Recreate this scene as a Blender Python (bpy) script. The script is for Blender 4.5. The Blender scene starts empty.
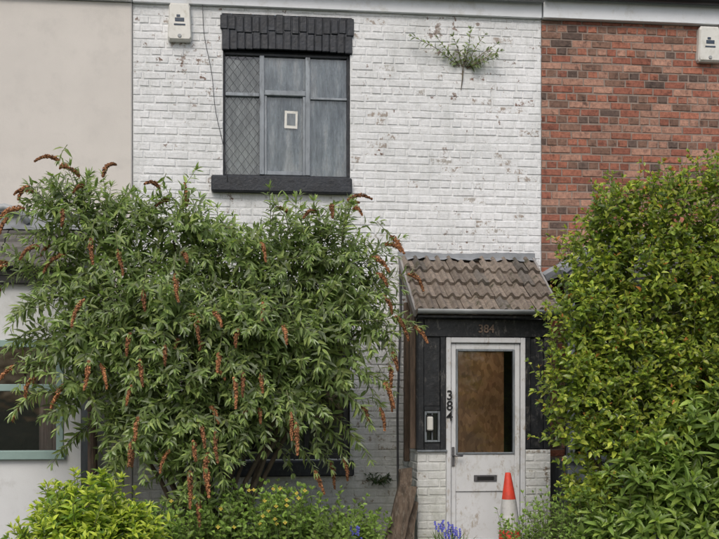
import bpy, math, random
import numpy as np
from mathutils import Vector
random.seed(7); rng=np.random.default_rng(7)
scene=bpy.context.scene
col=scene.collection

# ------------------------------------------------------------------ materials
def new_mat(name):
    m=bpy.data.materials.new(name); m.use_nodes=True
    nt=m.node_tree; b=nt.nodes["Principled BSDF"]
    return m,nt,b
def noise(nt,scale,detail=5,rough=.6,vec=None):
    n=nt.nodes.new("ShaderNodeTexNoise"); n.inputs["Scale"].default_value=scale
    n.inputs["Detail"].default_value=detail; n.inputs["Roughness"].default_value=rough
    if vec: nt.links.new(vec,n.inputs["Vector"])
    return n.outputs["Fac"]
def objco(nt,scale=None,loc=None):
    t=nt.nodes.new("ShaderNodeTexCoord").outputs["Object"]
    if scale or loc:
        mp=nt.nodes.new("ShaderNodeMapping")
        if scale: mp.inputs["Scale"].default_value=scale
        if loc: mp.inputs["Location"].default_value=loc
        nt.links.new(t,mp.inputs["Vector"]); t=mp.outputs["Vector"]
    return t
def ramp(nt,fac,stops):
    r=nt.nodes.new("ShaderNodeValToRGB"); e=r.color_ramp.elements
    e[0].position=stops[0][0]; e[0].color=(*stops[0][1],1)
    e[1].position=stops[-1][0]; e[1].color=(*stops[-1][1],1)
    for p,c in stops[1:-1]:
        x=e.new(p); x.color=(*c,1)
    nt.links.new(fac,r.inputs["Fac"]); return r.outputs["Color"]
def mix(nt,fac,a,b,mode='MIX'):
    m=nt.nodes.new("ShaderNodeMix"); m.data_type='RGBA'; m.blend_type=mode
    for s,v in ((m.inputs[0],fac),(m.inputs[6],a),(m.inputs[7],b)):
        if isinstance(v,(int,float)): s.default_value=v
        elif isinstance(v,tuple): s.default_value=(*v,1)
        else: nt.links.new(v,s)
    return m.outputs[2]
def bump(nt,b,h,strength=.5,dist=.01):
    n=nt.nodes.new("ShaderNodeBump"); n.inputs["Strength"].default_value=strength
    n.inputs["Distance"].default_value=dist
    nt.links.new(h,n.inputs["Height"]); nt.links.new(n.outputs["Normal"],b.inputs["Normal"])
def basic(name,c,rough=.7,var=.25,scale=6,bs=.3,bd=.005,bscale=40,stretch=None,dirt=None,metal=0,d2=None):
    m,nt,b=new_mat(name); co=objco(nt,stretch)
    lo=tuple(x*(1-var) for x in c); hi=tuple(min(1,x*(1+var)) for x in c)
    cc=ramp(nt,noise(nt,scale,6,.65,co),[(.3,lo),(.7,hi)])
    if dirt:
        f=ramp(nt,noise(nt,scale*2.3,8,.7,co),[(.52,(0,0,0)),(.7,(1,1,1))])
        cc=mix(nt,f,cc,dirt)
    if d2:
        f=ramp(nt,noise(nt,9,8,.78,objco(nt,(1.6,1,.7),(4,2,9))),[(.55,(0,0,0)),(.64,(1,1,1))])
        cc=mix(nt,f,cc,d2)
    nt.links.new(cc,b.inputs["Base Color"]); b.inputs["Roughness"].default_value=rough
    b.inputs["Metallic"].default_value=metal
    bump(nt,b,noise(nt,bscale,4,.6,co),bs,bd)
    return m
def attr(nt,name="Col"):
    a=nt.nodes.new("ShaderNodeAttribute"); a.attribute_name=name; return a.outputs["Color"]

def white_brick_mat():
    m,nt,b=new_mat("white_painted_brick"); co=objco(nt)
    flk=ramp(nt,noise(nt,16,8,.75,co),[(.44,(0,0,0)),(.50,(1,1,1))])
    base=mix(nt,flk,attr(nt),(.76,.775,.79))
    f1=ramp(nt,noise(nt,1.3,7,.68,co),[(.38,(1,1,1)),(.72,(.78,.79,.78))])
    c=mix(nt,1.0,base,f1,'MULTIPLY')
    f2=ramp(nt,noise(nt,3.2,7,.75,objco(nt,(2.4,1,.5))),[(.48,(1,1,1)),(.76,(.62,.63,.60))])
    c=mix(nt,.6,c,f2,'MULTIPLY')
    f4=ramp(nt,noise(nt,30,5,.7,co),[(.3,(.84,.84,.83)),(.6,(1.05,1.05,1.05))])
    c=mix(nt,.8,c,f4,'MULTIPLY')
    fl=noise(nt,11,9,.74,co); big=noise(nt,.8,2,.5,objco(nt,None,(3.1,0,1.7)))
    ad=nt.nodes.new("ShaderNodeMath"); ad.operation='MULTIPLY_ADD'; nt.links.new(big,ad.inputs[0]); ad.inputs[1].default_value=.34; nt.links.new(fl,ad.inputs[2])
    f3=ramp(nt,ad.outputs[0],[(.772,(0,0,0)),(.80,(1,1,1))])
    sp=ramp(nt,noise(nt,7,3,.5,co),[(.4,(.36,.33,.30)),(.6,(.17,.11,.085))])
    c=mix(nt,f3,c,sp)
    sep=nt.nodes.new("ShaderNodeSeparateXYZ"); nt.links.new(objco(nt),sep.inputs[0])
    mr=nt.nodes.new("ShaderNodeMapRange"); mr.inputs[1].default_value=1.7; mr.inputs[2].default_value=.1; nt.links.new(sep.outputs[2],mr.inputs[0])
    mm=nt.nodes.new("ShaderNodeMath"); mm.operation='MULTIPLY'; nt.links.new(mr.outputs[0],mm.inputs[0]); nt.links.new(noise(nt,5,6,.7,co),mm.inputs[1])
    c=mix(nt,mm.outputs[0],c,(.25,.27,.18))
    nt.links.new(c,b.inputs["Base Color"]); b.inputs["Roughness"].default_value=.7
    bump(nt,b,noise(nt,24,8,.72,co),.75,.010)
    return m
def red_brick_mat():
    m,nt,b=new_mat("red_brick"); co=objco(nt)
    f=ramp(nt,noise(nt,26,7,.7,co),[(.3,(.55,.52,.5)),(.55,(1.08,1.05,1.02)),(.8,(1.5,1.4,1.3))])
    c=mix(nt,1.0,attr(nt),f,'MULTIPLY')
    fb=ramp(nt,noise(nt,11,6,.7,co),[(.54,(1,1,1)),(.66,(.42,.42,.45))])
    c=mix(nt,1.0,c,fb,'MULTIPLY')
    ef=ramp(nt,noise(nt,5,7,.75,co),[(.58,(0,0,0)),(.72,(1,1,1))]); c=mix(nt,mix(nt,.45,(0,0,0),ef),c,(.42,.33,.29))
    f2=ramp(nt,noise(nt,1.4,5,.6,co),[(.4,(1,1,1)),(.75,(.80,.78,.76))])
    c=mix(nt,1.0,c,f2,'MULTIPLY')
    nt.links.new(c,b.inputs["Base Color"]); b.inputs["Roughness"].default_value=.88
    bump(nt,b,noise(nt,50,6,.7,co),.7,.009)
    return m
def leaf_mat(name,back=(.16,.19,.12),trans=.3,rough=.5):
    m=bpy.data.materials.new(name); m.use_nodes=True; nt=m.node_tree
    b=nt.nodes["Principled BSDF"]; out=nt.nodes["Material Output"]
    g=nt.nodes.new("ShaderNodeNewGeometry")
    a=attr(nt)
    c=mix(nt,g.outputs["Backfacing"],a,mix(nt,.55,a,back))
    nt.links.new(c,b.inputs["Base Color"]); b.inputs["Roughness"].default_value=rough
    b.inputs["Specular IOR Level"].default_value=.4
    t=nt.nodes.new("ShaderNodeBsdfTranslucent"); tc=mix(nt,1.0,a,(1.5,1.7,.6),'MULTIPLY'); nt.links.new(tc,t.inputs["Color"])
    ms=nt.nodes.new("ShaderNodeMixShader"); ms.inputs[0].default_value=trans
    nt.links.new(b.outputs[0],ms.inputs[1]); nt.links.new(t.outputs[0],ms.inputs[2]); nt.links.new(ms.outputs[0],out.inputs[0])
    return m
def attr_mat(name,rough=.85,bs=.3):
    m,nt,b=new_mat(name); co=objco(nt)
    f=ramp(nt,noise(nt,22,7,.7,co),[(.3,(.6,.6,.6)),(.75,(1.35,1.35,1.3))])
    c=mix(nt,1.0,attr(nt),f,'MULTIPLY')
    nt.links.new(c,b.inputs["Base Color"]); b.inputs["Roughness"].default_value=rough
    bump(nt,b,noise(nt,50,5,.7,co),bs,.006); return m
def tile_mat():
    m,nt,b=new_mat("concrete_tile"); co=objco(nt)
    f=ramp(nt,noise(nt,22,7,.7,co),[(.3,(.55,.55,.55)),(.75,(1.35,1.32,1.28))])
    c=mix(nt,1.0,attr(nt),f,'MULTIPLY')
    li=ramp(nt,noise(nt,34,6,.7,co),[(.60,(0,0,0)),(.66,(1,1,1))]); c=mix(nt,li,c,(.30,.28,.21))
    mo=ramp(nt,noise(nt,6,7,.75,co),[(.56,(0,0,0)),(.66,(1,1,1))]); c=mix(nt,mo,c,(.06,.055,.03))
    nt.links.new(c,b.inputs["Base Color"]); b.inputs["Roughness"].default_value=.92
    bump(nt,b,noise(nt,60,6,.75,co),.7,.008); return m
def glass_mat():
    m=bpy.data.materials.new("window_glass"); m.use_nodes=True; nt=m.node_tree
    nt.nodes.remove(nt.nodes["Principled BSDF"]); out=nt.nodes["Material Output"]
    tr=nt.nodes.new("ShaderNodeBsdfTransparent"); tr.inputs[0].default_value=(.92,.94,.94,1)
    gl=nt.nodes.new("ShaderNodeBsdfGlossy"); gl.inputs["Roughness"].default_value=.06
    fr=nt.nodes.new("ShaderNodeFresnel"); fr.inputs[0].default_value=1.6
    ad=nt.nodes.new("ShaderNodeMath"); ad.operation='MULTIPLY_ADD'; nt.links.new(fr.outputs[0],ad.inputs[0]); ad.inputs[1].default_value=1.2; ad.inputs[2].default_value=.04
    bp=nt.nodes.new("ShaderNodeBump"); bp.inputs["Strength"].default_value=.25; bp.inputs["Distance"].default_value=.02
    nt.links.new(noise(nt,4,2,.5,objco(nt)),bp.inputs["Height"]); nt.links.new(bp.outputs[0],gl.inputs["Normal"])
    ms=nt.nodes.new("ShaderNodeMixShader"); nt.links.new(ad.outputs[0],ms.inputs[0]); nt.links.new(tr.outputs[0],ms.inputs[1]); nt.links.new(gl.outputs[0],ms.inputs[2]); nt.links.new(ms.outputs[0],out.inputs[0])
    return m
def film_mat(name,lo,mid,hi,rough=.3,sc=3.2,bd=.04):
    m,nt,b=new_mat(name); co=objco(nt,(3.0,1,.55))
    c=ramp(nt,noise(nt,sc,6,.62,co),[(.38,lo),(.5,mid),(.60,hi)])
    c=mix(nt,1.0,c,ramp(nt,noise(nt,14,4,.6,objco(nt,(3,1,.4))),[(.35,(.78,.78,.78)),(.6,(1.1,1.1,1.1))]),'MULTIPLY')
    nt.links.new(c,b.inputs["Base Color"]); b.inputs["Roughness"].default_value=rough
    bump(nt,b,noise(nt,5,5,.6,objco(nt,(2,1,.7))),1.0,bd)
    return m
def osb_mat():
    m,nt,b=new_mat("chipboard"); co=objco(nt)
    v=nt.nodes.new("ShaderNodeTexVoronoi"); v.inputs["Scale"].default_value=34; 
    mp=nt.nodes.new("ShaderNodeMapping"); mp.inputs["Scale"].default_value=(1,1,.55); nt.links.new(co,mp.inputs["Vector"]); nt.links.new(mp.outputs[0],v.inputs["Vector"])
    sp=nt.nodes.new("ShaderNodeSeparateXYZ"); nt.links.new(v.outputs["Color"],sp.inputs[0])
    c=ramp(nt,sp.outputs[0],[(.0,(.30,.155,.075)),(.5,(.42,.23,.115)),(1,(.56,.33,.17))])
    d=ramp(nt,noise(nt,2.6,5,.6,co),[(.3,(.55,.55,.55)),(.7,(1.25,1.2,1.1))])
    c=mix(nt,1.0,c,d,'MULTIPLY')
    nt.links.new(c,b.inputs["Base Color"]); b.inputs["Roughness"].default_value=.7
    return m

M=dict(
 wbrick=white_brick_mat(), rbrick=red_brick_mat(),
 rmortar=basic("brick_mortar",(.25,.20,.17),.95,.3,12,.6,.006,70),
 render=basic("pebble_render",(.59,.565,.53),.9,.06,1.2,.35,.004,120,dirt=(.53,.51,.48)),
 bayrender=basic("white_render",(.60,.62,.63),.85,.08,1.5,.3,.004,90,dirt=(.46,.47,.46)),
 black=basic("black_gloss_paint",(.012,.014,.017),.42,.5,8,.5,.005,30,dirt=(.045,.045,.047),d2=(.12,.115,.105)),
 darkpaint=basic("dark_slate_paint",(.017,.021,.028),.55,.5,9,.7,.008,34,dirt=(.045,.048,.055)),
 white=basic("white_board_paint",(.70,.73,.76),.5,.06,3,.15,.003,20,dirt=(.57,.58,.57)),
 doorwhite=basic("door_white_paint",(.60,.62,.64),.4,.07,3,.15,.003,14,dirt=(.46,.46,.44),d2=(.38,.34,.29)),
 greyframe=basic("weathered_grey_paint",(.17,.195,.215),.6,.35,10,.5,.004,30,stretch=(1,1,.3),dirt=(.08,.08,.08)),
 mullion=basic("faded_frame_paint",(.24,.27,.30),.55,.3,8,.5,.004,30,stretch=(1,1,.3),dirt=(.10,.11,.12)),
 teal=basic("sage_frame_paint",(.23,.33,.31),.5,.1,4,.1,.003,20),
 lead=basic("lead_sheet",(.22,.235,.25),.5,.3,5,.4,.006,12),
 leadline=basic("lead_came",(.13,.14,.15),.5,.2,20,.2,.002,50),
 gutter=basic("grey_gutter",(.30,.32,.33),.5,.2,5,.2,.003,30),
 blackgutter=basic("black_gutter",(.012,.012,.013),.4,.3,5,.2,.003,30),
 slate=attr_mat("roof_slate"), tile=tile_mat(),
 wood=basic("weathered_wood",(.12,.085,.062),.9,.45,9,.7,.01,26,stretch=(4,4,.5),dirt=(.05,.05,.04)),
 log=basic("rotten_timber",(.11,.082,.06),.95,.6,8,.9,.015,20,stretch=(3,3,.6),dirt=(.22,.19,.15)),
 glass=glass_mat(), net=film_mat("plastic_film",(.26,.32,.37),(.56,.64,.70),(.93,.96,.98),.16,2.6,.10),  # pale streaks in the film's colour stand in for highlights on the sheet
 netl=film_mat("faded_net",(.30,.33,.32),(.48,.51,.50),(.70,.73,.72),.7,5), osb=osb_mat(),
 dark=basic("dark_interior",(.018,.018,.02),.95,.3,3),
 pinkcurtain=basic("pink_curtain",(.40,.31,.30),.9,.2,5),
 plastic=basic("white_plastic",(.66,.66,.62),.4,.05,5,.05,.002,10,dirt=(.5,.49,.43)),
 plasticdark=basic("dark_label",(.04,.06,.09),.5,.2,20),
 cable=basic("cable_sheath",(.06,.06,.065),.6,.2,5),
 rust=basic("rusty_digits",(.22,.16,.12),.7,.4,30,dirt=(.06,.05,.045)),
 chrome=basic("tarnished_steel",(.16,.16,.17),.4,.3,20,metal=.6),
 conered=basic("cone_red",(.60,.05,.025),.55,.2,10,dirt=(.35,.05,.03)),
 conewhite=basic("cone_sleeve",(.5,.5,.49),.5,.15,10,dirt=(.33,.32,.3)),
 soil=basic("garden_soil",(.05,.037,.027),.95,.4,8,1,.03,20),
 grass=basic("grass_ground",(.05,.075,.025),.95,.4,4,1,.03,30),
 asphalt=basic("asphalt_road",(.05,.05,.052),.9,.25,10,.6,.006,150),
 paving=basic("paving_concrete",(.22,.21,.20),.9,.2,4,.4,.006,60),
 kerb=basic("kerb_stone",(.26,.25,.24),.9,.2,4,.4,.006,40),
 paint=basic("road_marking",(.6,.6,.57),.8,.1,8),
 bark=basic("bark",(.11,.085,.06),.95,.4,14,.9,.015,30,stretch=(1,1,.4)),
 budleaf=leaf_mat("buddleia_leaf",(.34,.38,.27),.30,.48),
 hedgeleaf=leaf_mat("hedge_leaf",(.22,.26,.10),.33,.32),
 petals=leaf_mat("petal",(.5,.4,.1),.35,.6),
 floret=attr_mat("spent_floret",.95,.3),
)

# ------------------------------------------------------------------ mesh helpers
def link(o,parent=None):
    col.objects.link(o)
    if parent: o.parent=parent
    return o
def empty(name,loc=(0,0,0)):
    e=bpy.data.objects.new(name,None); e.empty_display_size=.2; col.objects.link(e); return e
def mesh_obj(name,V,F,mat,parent=None,cols=None,smooth=False):
    me=bpy.data.meshes.new(name)
    V=np.asarray(V,dtype=float)
    me.from_pydata(V.tolist(),[],F if isinstance(F,list) else F.tolist()); me.materials.append(mat)
    if cols is not None:
        a=me.color_attributes.new("Col",'FLOAT_COLOR','POINT')
        c=np.ones((len(V),4),dtype=np.float32); c[:,:3]=np.asarray(cols)
        a.data.foreach_set("color",c.ravel())
    if smooth: me.polygons.foreach_set("use_smooth",[True]*len(me.polygons))
    me.update()
    return link(bpy.data.objects.new(name,me),parent)
class MB:
    def __init__(s): s.V=[];s.F=[];s.C=[]
    def add(s,vs,fs,c=(1,1,1)):
        n=len(s.V); s.V+= [tuple(v) for v in vs]; s.F+=[[i+n for i in f] for f in fs]; s.C+=[c]*len(vs)
    def box(s,x0,x1,y0,y1,z0,z1,c=(1,1,1),ch=0.0,jit=0):
        if ch<=0:
            vs=[(x,y,z) for x in(x0,x1) for y in (y0,y1) for z in (z0,z1)]
            fs=[(0,1,3,2),(4,6,7,5),(0,4,5,1),(2,3,7,6),(0,2,6,4),(1,5,7,3)]
            s.add(vs,fs,c)
        else:
            import itertools
            X=(x0,x1);Y=(y0,y1);Z=(z0,z1); idx={}
            vs=[]
            for i,j,k in itertools.product((0,1),repeat=3):
                cx,cy,cz=X[i],Y[j],Z[k]; sx=ch*(1-2*i); sy=ch*(1-2*j); sz=ch*(1-2*k)
                idx[(i,j,k,'x')]=len(vs); vs.append((cx,cy+sy,cz+sz))
                idx[(i,j,k,'y')]=len(vs); vs.append((cx+sx,cy,cz+sz))
                idx[(i,j,k,'z')]=len(vs); vs.append((cx+sx,cy+sy,cz))
            fs=[]
            for i in(0,1):
                q=[idx[(i,a,b,'x')] for a,b in((0,0),(0,1),(1,1),(1,0))]; fs.append(q if i==0 else q[::-1])
                q=[idx[(a,i,b,'y')] for a,b in((0,0),(1,0),(1,1),(0,1))]; fs.append(q if i==0 else q[::-1])
                q=[idx[(a,b,i,'z')] for a,b in((0,0),(0,1),(1,1),(1,0))]; fs.append(q if i==0 else q[::-1])
            for a in(0,1):
                for b in(0,1):
                    fs.append([idx[(0,a,b,'y')],idx[(1,a,b,'y')],idx[(1,a,b,'z')],idx[(0,a,b,'z')]])
                    fs.append([idx[(a,0,b,'x')],idx[(a,1,b,'x')],idx[(a,1,b,'z')],idx[(a,0,b,'z')]])
                    fs.append([idx[(a,b,0,'x')],idx[(a,b,1,'x')],idx[(a,b,1,'y')],idx[(a,b,0,'y')]])
            for i,j,k in itertools.product((0,1),repeat=3): fs.append([idx[(i,j,k,t)] for t in'xyz'])
            s.add(vs,fs,c)
    def tube(s,pts,radii,n=6,c=(1,1,1),caps=True):
        pts=[Vector(p) for p in pts]; vs=[];fs=[]
        ref=Vector((0.3,1,.2)).normalized()
        for i,p in enumerate(pts):
            d=(pts[min(i+1,len(pts)-1)]-pts[max(i-1,0)])
            if d.length<1e-9: d=Vector((0,0,1))
            d.normalize(); a=d.cross(ref)
            if a.length<.05: a=d.cross(Vector((1,0,0)))
            a.normalize(); b=d.cross(a)
            for k in range(n):
                t=2*math.pi*k/n; vs.append(p+(a*math.cos(t)+b*math.sin(t))*radii[i])
        for i in range(len(pts)-1):
            for k in range(n):
                k2=(k+1)%n; fs.append((i*n+k,i*n+k2,(i+1)*n+k2,(i+1)*n+k))
        if caps: fs.append(tuple(range(n))[::-1]); fs.append(tuple(range((len(pts)-1)*n,len(pts)*n)))
        s.add(vs,fs,c)
    def obj(s,name,mat,parent=None,cols=False,smooth=False):
        return mesh_obj(name,s.V,s.F,mat,parent,s.C if cols else None,smooth)
def box(name,x0,x1,y0,y1,z0,z1,mat,parent,ch=.006):
    b=MB(); b.box(x0,x1,y0,y1,z0,z1,ch=ch); o=b.obj(name,mat,parent)
    import bmesh
    bm=bmesh.new(); bm.from_mesh(o.data); bmesh.ops.recalc_face_normals(bm,faces=bm.faces); bm.to_mesh(o.data); bm.free()
    return o

def brick_wall(name,x0,x1,z0,z1,openings,colfn,mat,mmat,parent,y=0.0,course=.078,length=.222,joint=.010,prot=.006,chamf=.004,mcol=(1,1,1),hdr=0,axis='x',jt=.0022):
    mb=MB(); nz=int(math.ceil((z1-z0)/course))
    for r in range(nz):
        za=z0+r*course+joint/2; zb=min(z0+(r+1)*course-joint/2,z1)
        if zb-za<.015: continue
        iv=[(x0,x1)]
        for (a,b,c,d) in openings:
            if zb>c+.012 and za<d-.012:
                n=[]
                for (p,q) in iv:
                    if b<=p or a>=q: n.append((p,q))
                    else:
                        if a>p: n.append((p,a))
                        if b<q: n.append((b,q))
                iv=n
        L=length/2 if (hdr and r%hdr==0) else length
        xx=x0-(r%2)*length/2-rng.uniform(0,.03)
        if hdr and r%hdr==0: xx=x0-length/4
        wob=rng.uniform(-.002,.002); ph=rng.uniform(0,6)
        while xx<x1:
            Lb=L*rng.uniform(.95,1.05)
            xa=xx+joint/2; xb=xx+Lb-joint/2
            for(p,q) in iv:
                a=max(xa,p+.001); b=min(xb,q-.001)
                if b-a>.02:
                    cc,bare=colfn((a+b)/2,(za+zb)/2,r)
                    pr=prot+rng.uniform(-.0022,.0035)-(0.003 if bare else 0)
                    pr=max(pr,.0012)
                    j=lambda s=jt: rng.uniform(-s,s)
                    o=[(a,za),(b,za),(b,zb),(a,zb)]
                    back=[(u+j(),v+j()+wob+.002*math.sin(u*3+ph)) for u,v in o]
                    cx=chamf*rng.uniform(.7,1.4)
                    fr=[(back[0][0]+cx,back[0][1]+cx),(back[1][0]-cx,back[1][1]+cx),(back[2][0]-cx,back[2][1]-cx),(back[3][0]+cx,back[3][1]-cx)]
                    t1=j(.0015);t2=j(.0015)
                    if axis=='x':
                        vs=[(u,y+.002,v) for u,v in back]+[(u,y-pr+t1*(i in(0,3))+t2*(i in(2,3)),v) for i,(u,v) in enumerate(fr)]
                    else:
                        vs=[(y+.002,-u,v) for u,v in back]+[(y-pr,-u,v) for u,v in fr]
                    mb.add(vs,[(4,5,6,7),(0,1,5,4),(1,2,6,5),(2,3,7,6),(3,0,4,7)],cc)
            xx+=Lb
    mb.obj(name,mat,parent,cols=True)
    xs=sorted({x0,x1,*[v for o in openings for v in o[:2] if x0<v<x1]})
    zs=sorted({z0,z1,*[v for o in openings for v in o[2:] if z0<v<z1]})
    bk=MB()
    for i in range(len(xs)-1):
        for k in range(len(zs)-1):
            cx=(xs[i]+xs[i+1])/2; cz=(zs[k]+zs[k+1])/2
            if any(a<cx<b and c<cz<d for a,b,c,d in openings): continue
            q=[(xs[i],zs[k]),(xs[i+1],zs[k]),(xs[i+1],zs[k+1]),(xs[i],zs[k+1])]
            bk.add([(u,y,v) if axis=='x' else (y,-u,v) for u,v in q],[(0,1,2,3)],mcol)
    bk.obj(name+"_mortar",mmat,parent,cols=True)

# ------------------------------------------------------------------ WHITE HOUSE
XW0,XW1=-0.99,3.127; EAVE=5.50
house=empty("brick_house")
win=(-0.11,1.157,3.82,5.07); gwin=(-0.11,1.157,1.0,2.35)
bare_spots=[(1.58,4.26,.13,.03),(1.50,4.10,.16,.04),(2.15,3.98,.10,.05),(2.3,4.15,.06,.04),(2.72,4.1,.07,.12),(2.95,4.5,.05,.2),(1.9,4.75,.08,.03),(2.6,3.35,.12,.05),(1.35,3.2,.05,.05),(2.45,4.85,.05,.06),(1.5,1.2,.1,.08),(2.9,3.9,.1,.1),(2.3,3.6,.15,.04),(1.45,4.95,.06,.04),(-.3,3.75,.08,.1),(2.6,4.6,.1,.04)]
def wcol(x,z,r):
    v=rng.uniform(.72,.82); c=(v*.98,v,v*1.02); bare=False
    for(a,b,rx,rz) in bare_spots:
        if abs(x-a)<rx+.03 and abs(z-b)<rz+.01 and rng.random()<.6:
            bare=True; q=rng.random(); c=(.36,.31,.27) if q<.45 else ((.42,.40,.37) if q<.75 else (.21,.13,.10))
    if rng.random()<.03: c=(.38,.33,.29); bare=True
    return c,bare
WB=dict(mcol=(.70,.71,.72),prot=.0045,joint=.012,chamf=.0055,jt=.003)
brick_wall("front_wall",XW0,XW1,0,EAVE,[win,gwin,(win[0]-.01,win[1]+.02,5.07,5.44)],wcol,M['wbrick'],M['wbrick'],house,hdr=4,**WB)
for nm,(a,b,zb) in {"window_arch":(win[0]-.01,win[1]+.02,5.07),"ground_window_arch":(gwin[0]-.01,gwin[1]+.02,2.35)}.items():
    mb=MB(); n=17; w=(b-a)/n
    for i in range(n):
        t=(i+.5)/n-.5; sh=.05*t*2
        xa=a+i*w+.003; xb=a+(i+1)*w-.003; top=zb+.365-.02*abs(t)*2+rng.uniform(-.016,.012)
        midz=zb+.19+rng.uniform(-.02,.02)
        for (p,q,dx) in ((zb+.002+.03*(1-4*t*t)*.7,midz-.002,0),(midz+.002,top,sh*.4)):
            mb.box(xa+dx+rng.uniform(-.002,.002),xb+dx+rng.uniform(-.002,.002),-.020-rng.uniform(0,.012),.03,p,q,ch=.006)
    mb.box(a,b,-.012,.03,zb+.03,zb+.36)
    mb.obj(nm,M['darkpaint'],house)
box("window_sill",-0.225,1.17,-.09,.10,3.66,3.815,M['darkpaint'],house,.012)
box("ground_window_sill",-0.225,1.19,-.09,.10,.84,.995,M['darkpaint'],house,.012)
def reveals(nm,o,mat,d=.14,y=0.0):
    a,b,c,e=o; mb=MB(); mb.add([(a,y,c),(a,y+d,c),(a,y+d,e),(a,y,e)],[(0,1,2,3)],(.58,.59,.6)); mb.add([(b,y,c),(b,y+d,c),(b,y+d,e),(b,y,e)],[(3,2,1,0)],(.58,.59,.6)); mb.add([(a,y,e),(b,y,e),(b,y+d,e),(a,y+d,e)],[(0,1,2,3)],(.3,.3,.3)); mb.add([(a,y,c),(b,y,c),(b,y+d,c),(a,y+d,c)],[(0,1,2,3)],(.3,.3,.3))
    mb.obj(nm,mat,house,cols=True)
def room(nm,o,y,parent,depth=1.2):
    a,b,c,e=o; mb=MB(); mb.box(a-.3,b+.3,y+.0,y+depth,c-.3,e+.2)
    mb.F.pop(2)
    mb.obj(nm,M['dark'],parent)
reveals("window_reveal",win,M['darkpaint']); reveals("ground_window_reveal",gwin,M['darkpaint'])
room("window_room",win,.15,house); room("ground_window_room",gwin,.15,house)
fr=MB(); a,b,c,e=win; Y0,Y1=.03,.09
for q in ((a,a+.022,c,e),(b-.028,b,c,e),(a+.022,b-.028,e-.03,e),(a+.022,b-.028,c,c+.03)): fr.box(q[0],q[1],Y0,Y1,q[2],q[3],ch=.004)
fr.obj("window_frame",M['darkpaint'],house)
fr=MB()
m1,m2=.275,.735
fr.box(m1-.024,m1+.024,.018,.088,c+.031,e-.031,ch=.005)
fr.box(m2-.024,m2+.024,.022,.088,c+.031,e-.031,ch=.005)
fr.box(a+.023,m1-.025,.024,.086,4.63,4.665,ch=.005)
fr.box(m1+.025,m2-.025,.016,.086,4.645,4.695,ch=.005)
for (p,q) in ((m1+.025,m2-.025),):
    fr.box(p,p+.026,.026,.08,c+.031,4.644,ch=.004); fr.box(q-.026,q,.026,.08,c+.031,4.644,ch=.004)
    fr.box(p+.027,q-.027,.026,.08,c+.031,c+.07,ch=.004)
fr.box(m2+.025,b-.029,.035,.08,4.62,4.642,ch=.003)
fr.obj("window_mullions",M['mullion'],house)
g=MB(); g.add([(a,.06,c),(b,.06,c),(b,.06,e),(a,.06,e)],[(0,1,2,3)]); g.obj("window_pane",M['glass'],house)
def lattice(x0,x1,z0,z1,p,q,w=.003,y=.055):
    mb=MB(); sl=q/p
    for s in(1,-1):
        k=-30
        while k<30:
            f=lambda x: z0+s*sl*(x-x0)+k*q
            def clip(xa,za,xb,zb):
                t0,t1=0,1
                for lim,sg in((z0,1),(z1,-1)):
                    da=(za-lim)*sg; db=(zb-lim)*sg
                    if da<0 and db<0: return None
                    if da<0: t0=max(t0,da/(da-db))
                    elif db<0: t1=min(t1,da/(da-db))
                if t1-t0<.02: return None
                return (xa+(xb-xa)*t0,za+(zb-za)*t0,xa+(xb-xa)*t1,za+(zb-za)*t1)
            r=clip(x0,f(x0),x1,f(x1))
            if r:
                m_=((r[0]+r[2])/2+rng.uniform(-.002,.002),y+.002*s,(r[1]+r[3])/2+rng.uniform(-.003,.003))
                mb.tube([(r[0],y+.002*s,r[1]),m_,(r[2],y+.002*s,r[3])],[w,w,w],4)
            k+=1
    return mb
lattice(a+.022,m1-.025,c+.03,4.63,.080,.105,.0024).obj("leaded_lights_lower",M['leadline'],house)
lattice(a+.022,m1-.025,4.665,e-.03,.080,.105,.0024).obj("leaded_lights_upper",M['leadline'],house)
def curtain(nm,x0,x1,z0,z1,y,amp,wl,mat,parent,seed=0,sag=0):
    r=np.random.default_rng(seed); n=90; V=[];F=[]
    ph=r.uniform(0,6,4)
    for i in range(n+1):
        x=x0+(x1-x0)*i/n
        for k in range(7):
            z=z0+(z1-z0)*k/6
            yy=y+amp*(math.sin(x/wl*6.28+ph[0]+.15*k)+.6*math.sin(x/wl*2.7*3+ph[1]-.2*k)+.4*math.sin(x/wl*15+ph[2]))
            V.append((x,yy,z- (sag*math.sin(math.pi*i/n) if k==6 else 0)))
    for i in range(n):
        for k in range(6): F.append([i*7+k,(i+1)*7+k,(i+1)*7+k+1,i*7+k+1])
    return mesh_obj(nm,V,F,mat,parent,smooth=True)
# crumpled plastic sheeting: real folds
r_=np.random.default_rng(4); nx,nz=110,90; V=[];F=[]
waves=[(r_.uniform(8,38),r_.uniform(-9,9),r_.uniform(0,6),r_.uniform(.4,1)) for _ in range(9)]
for i in range(nx+1):
    for k in range(nz+1):
        x=m1+(1.15-m1)*i/nx; z=3.8+(5.06-3.8)*k/nz
        yy=sum(a_*abs(math.sin(fx*x/2+fz*z/2+p_))/(1+fx*.06) for fx,fz,p_,a_ in waves)
        V.append((x,.078+.0085*yy*.9,z))
for i in range(nx):
    for k in range(nz):
        o_=i*(nz+1)+k; F.append([o_,o_+nz+1,o_+nz+2,o_+1])
mesh_obj("plastic_sheet",V,F,M['net'],house,smooth=True)
curtain("net_curtain",-.12,m1-.01,3.8,5.04,.10,.005,.2,M['netl'],house,5,.03)
mb=MB(); mb.add([(.50,.054,4.33),(.63,.054,4.325),(.635,.054,4.50),(.505,.054,4.505)],[(0,1,2,3)]); mb.obj("window_notice",M['plastic'],house)
mb=MB(); mb.add([(.525,.052,4.36),(.61,.052,4.355),(.612,.052,4.475),(.527,.052,4.478)],[(0,1,2,3)]); mb.obj("window_notice_print",M['greyframe'],house)
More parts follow.
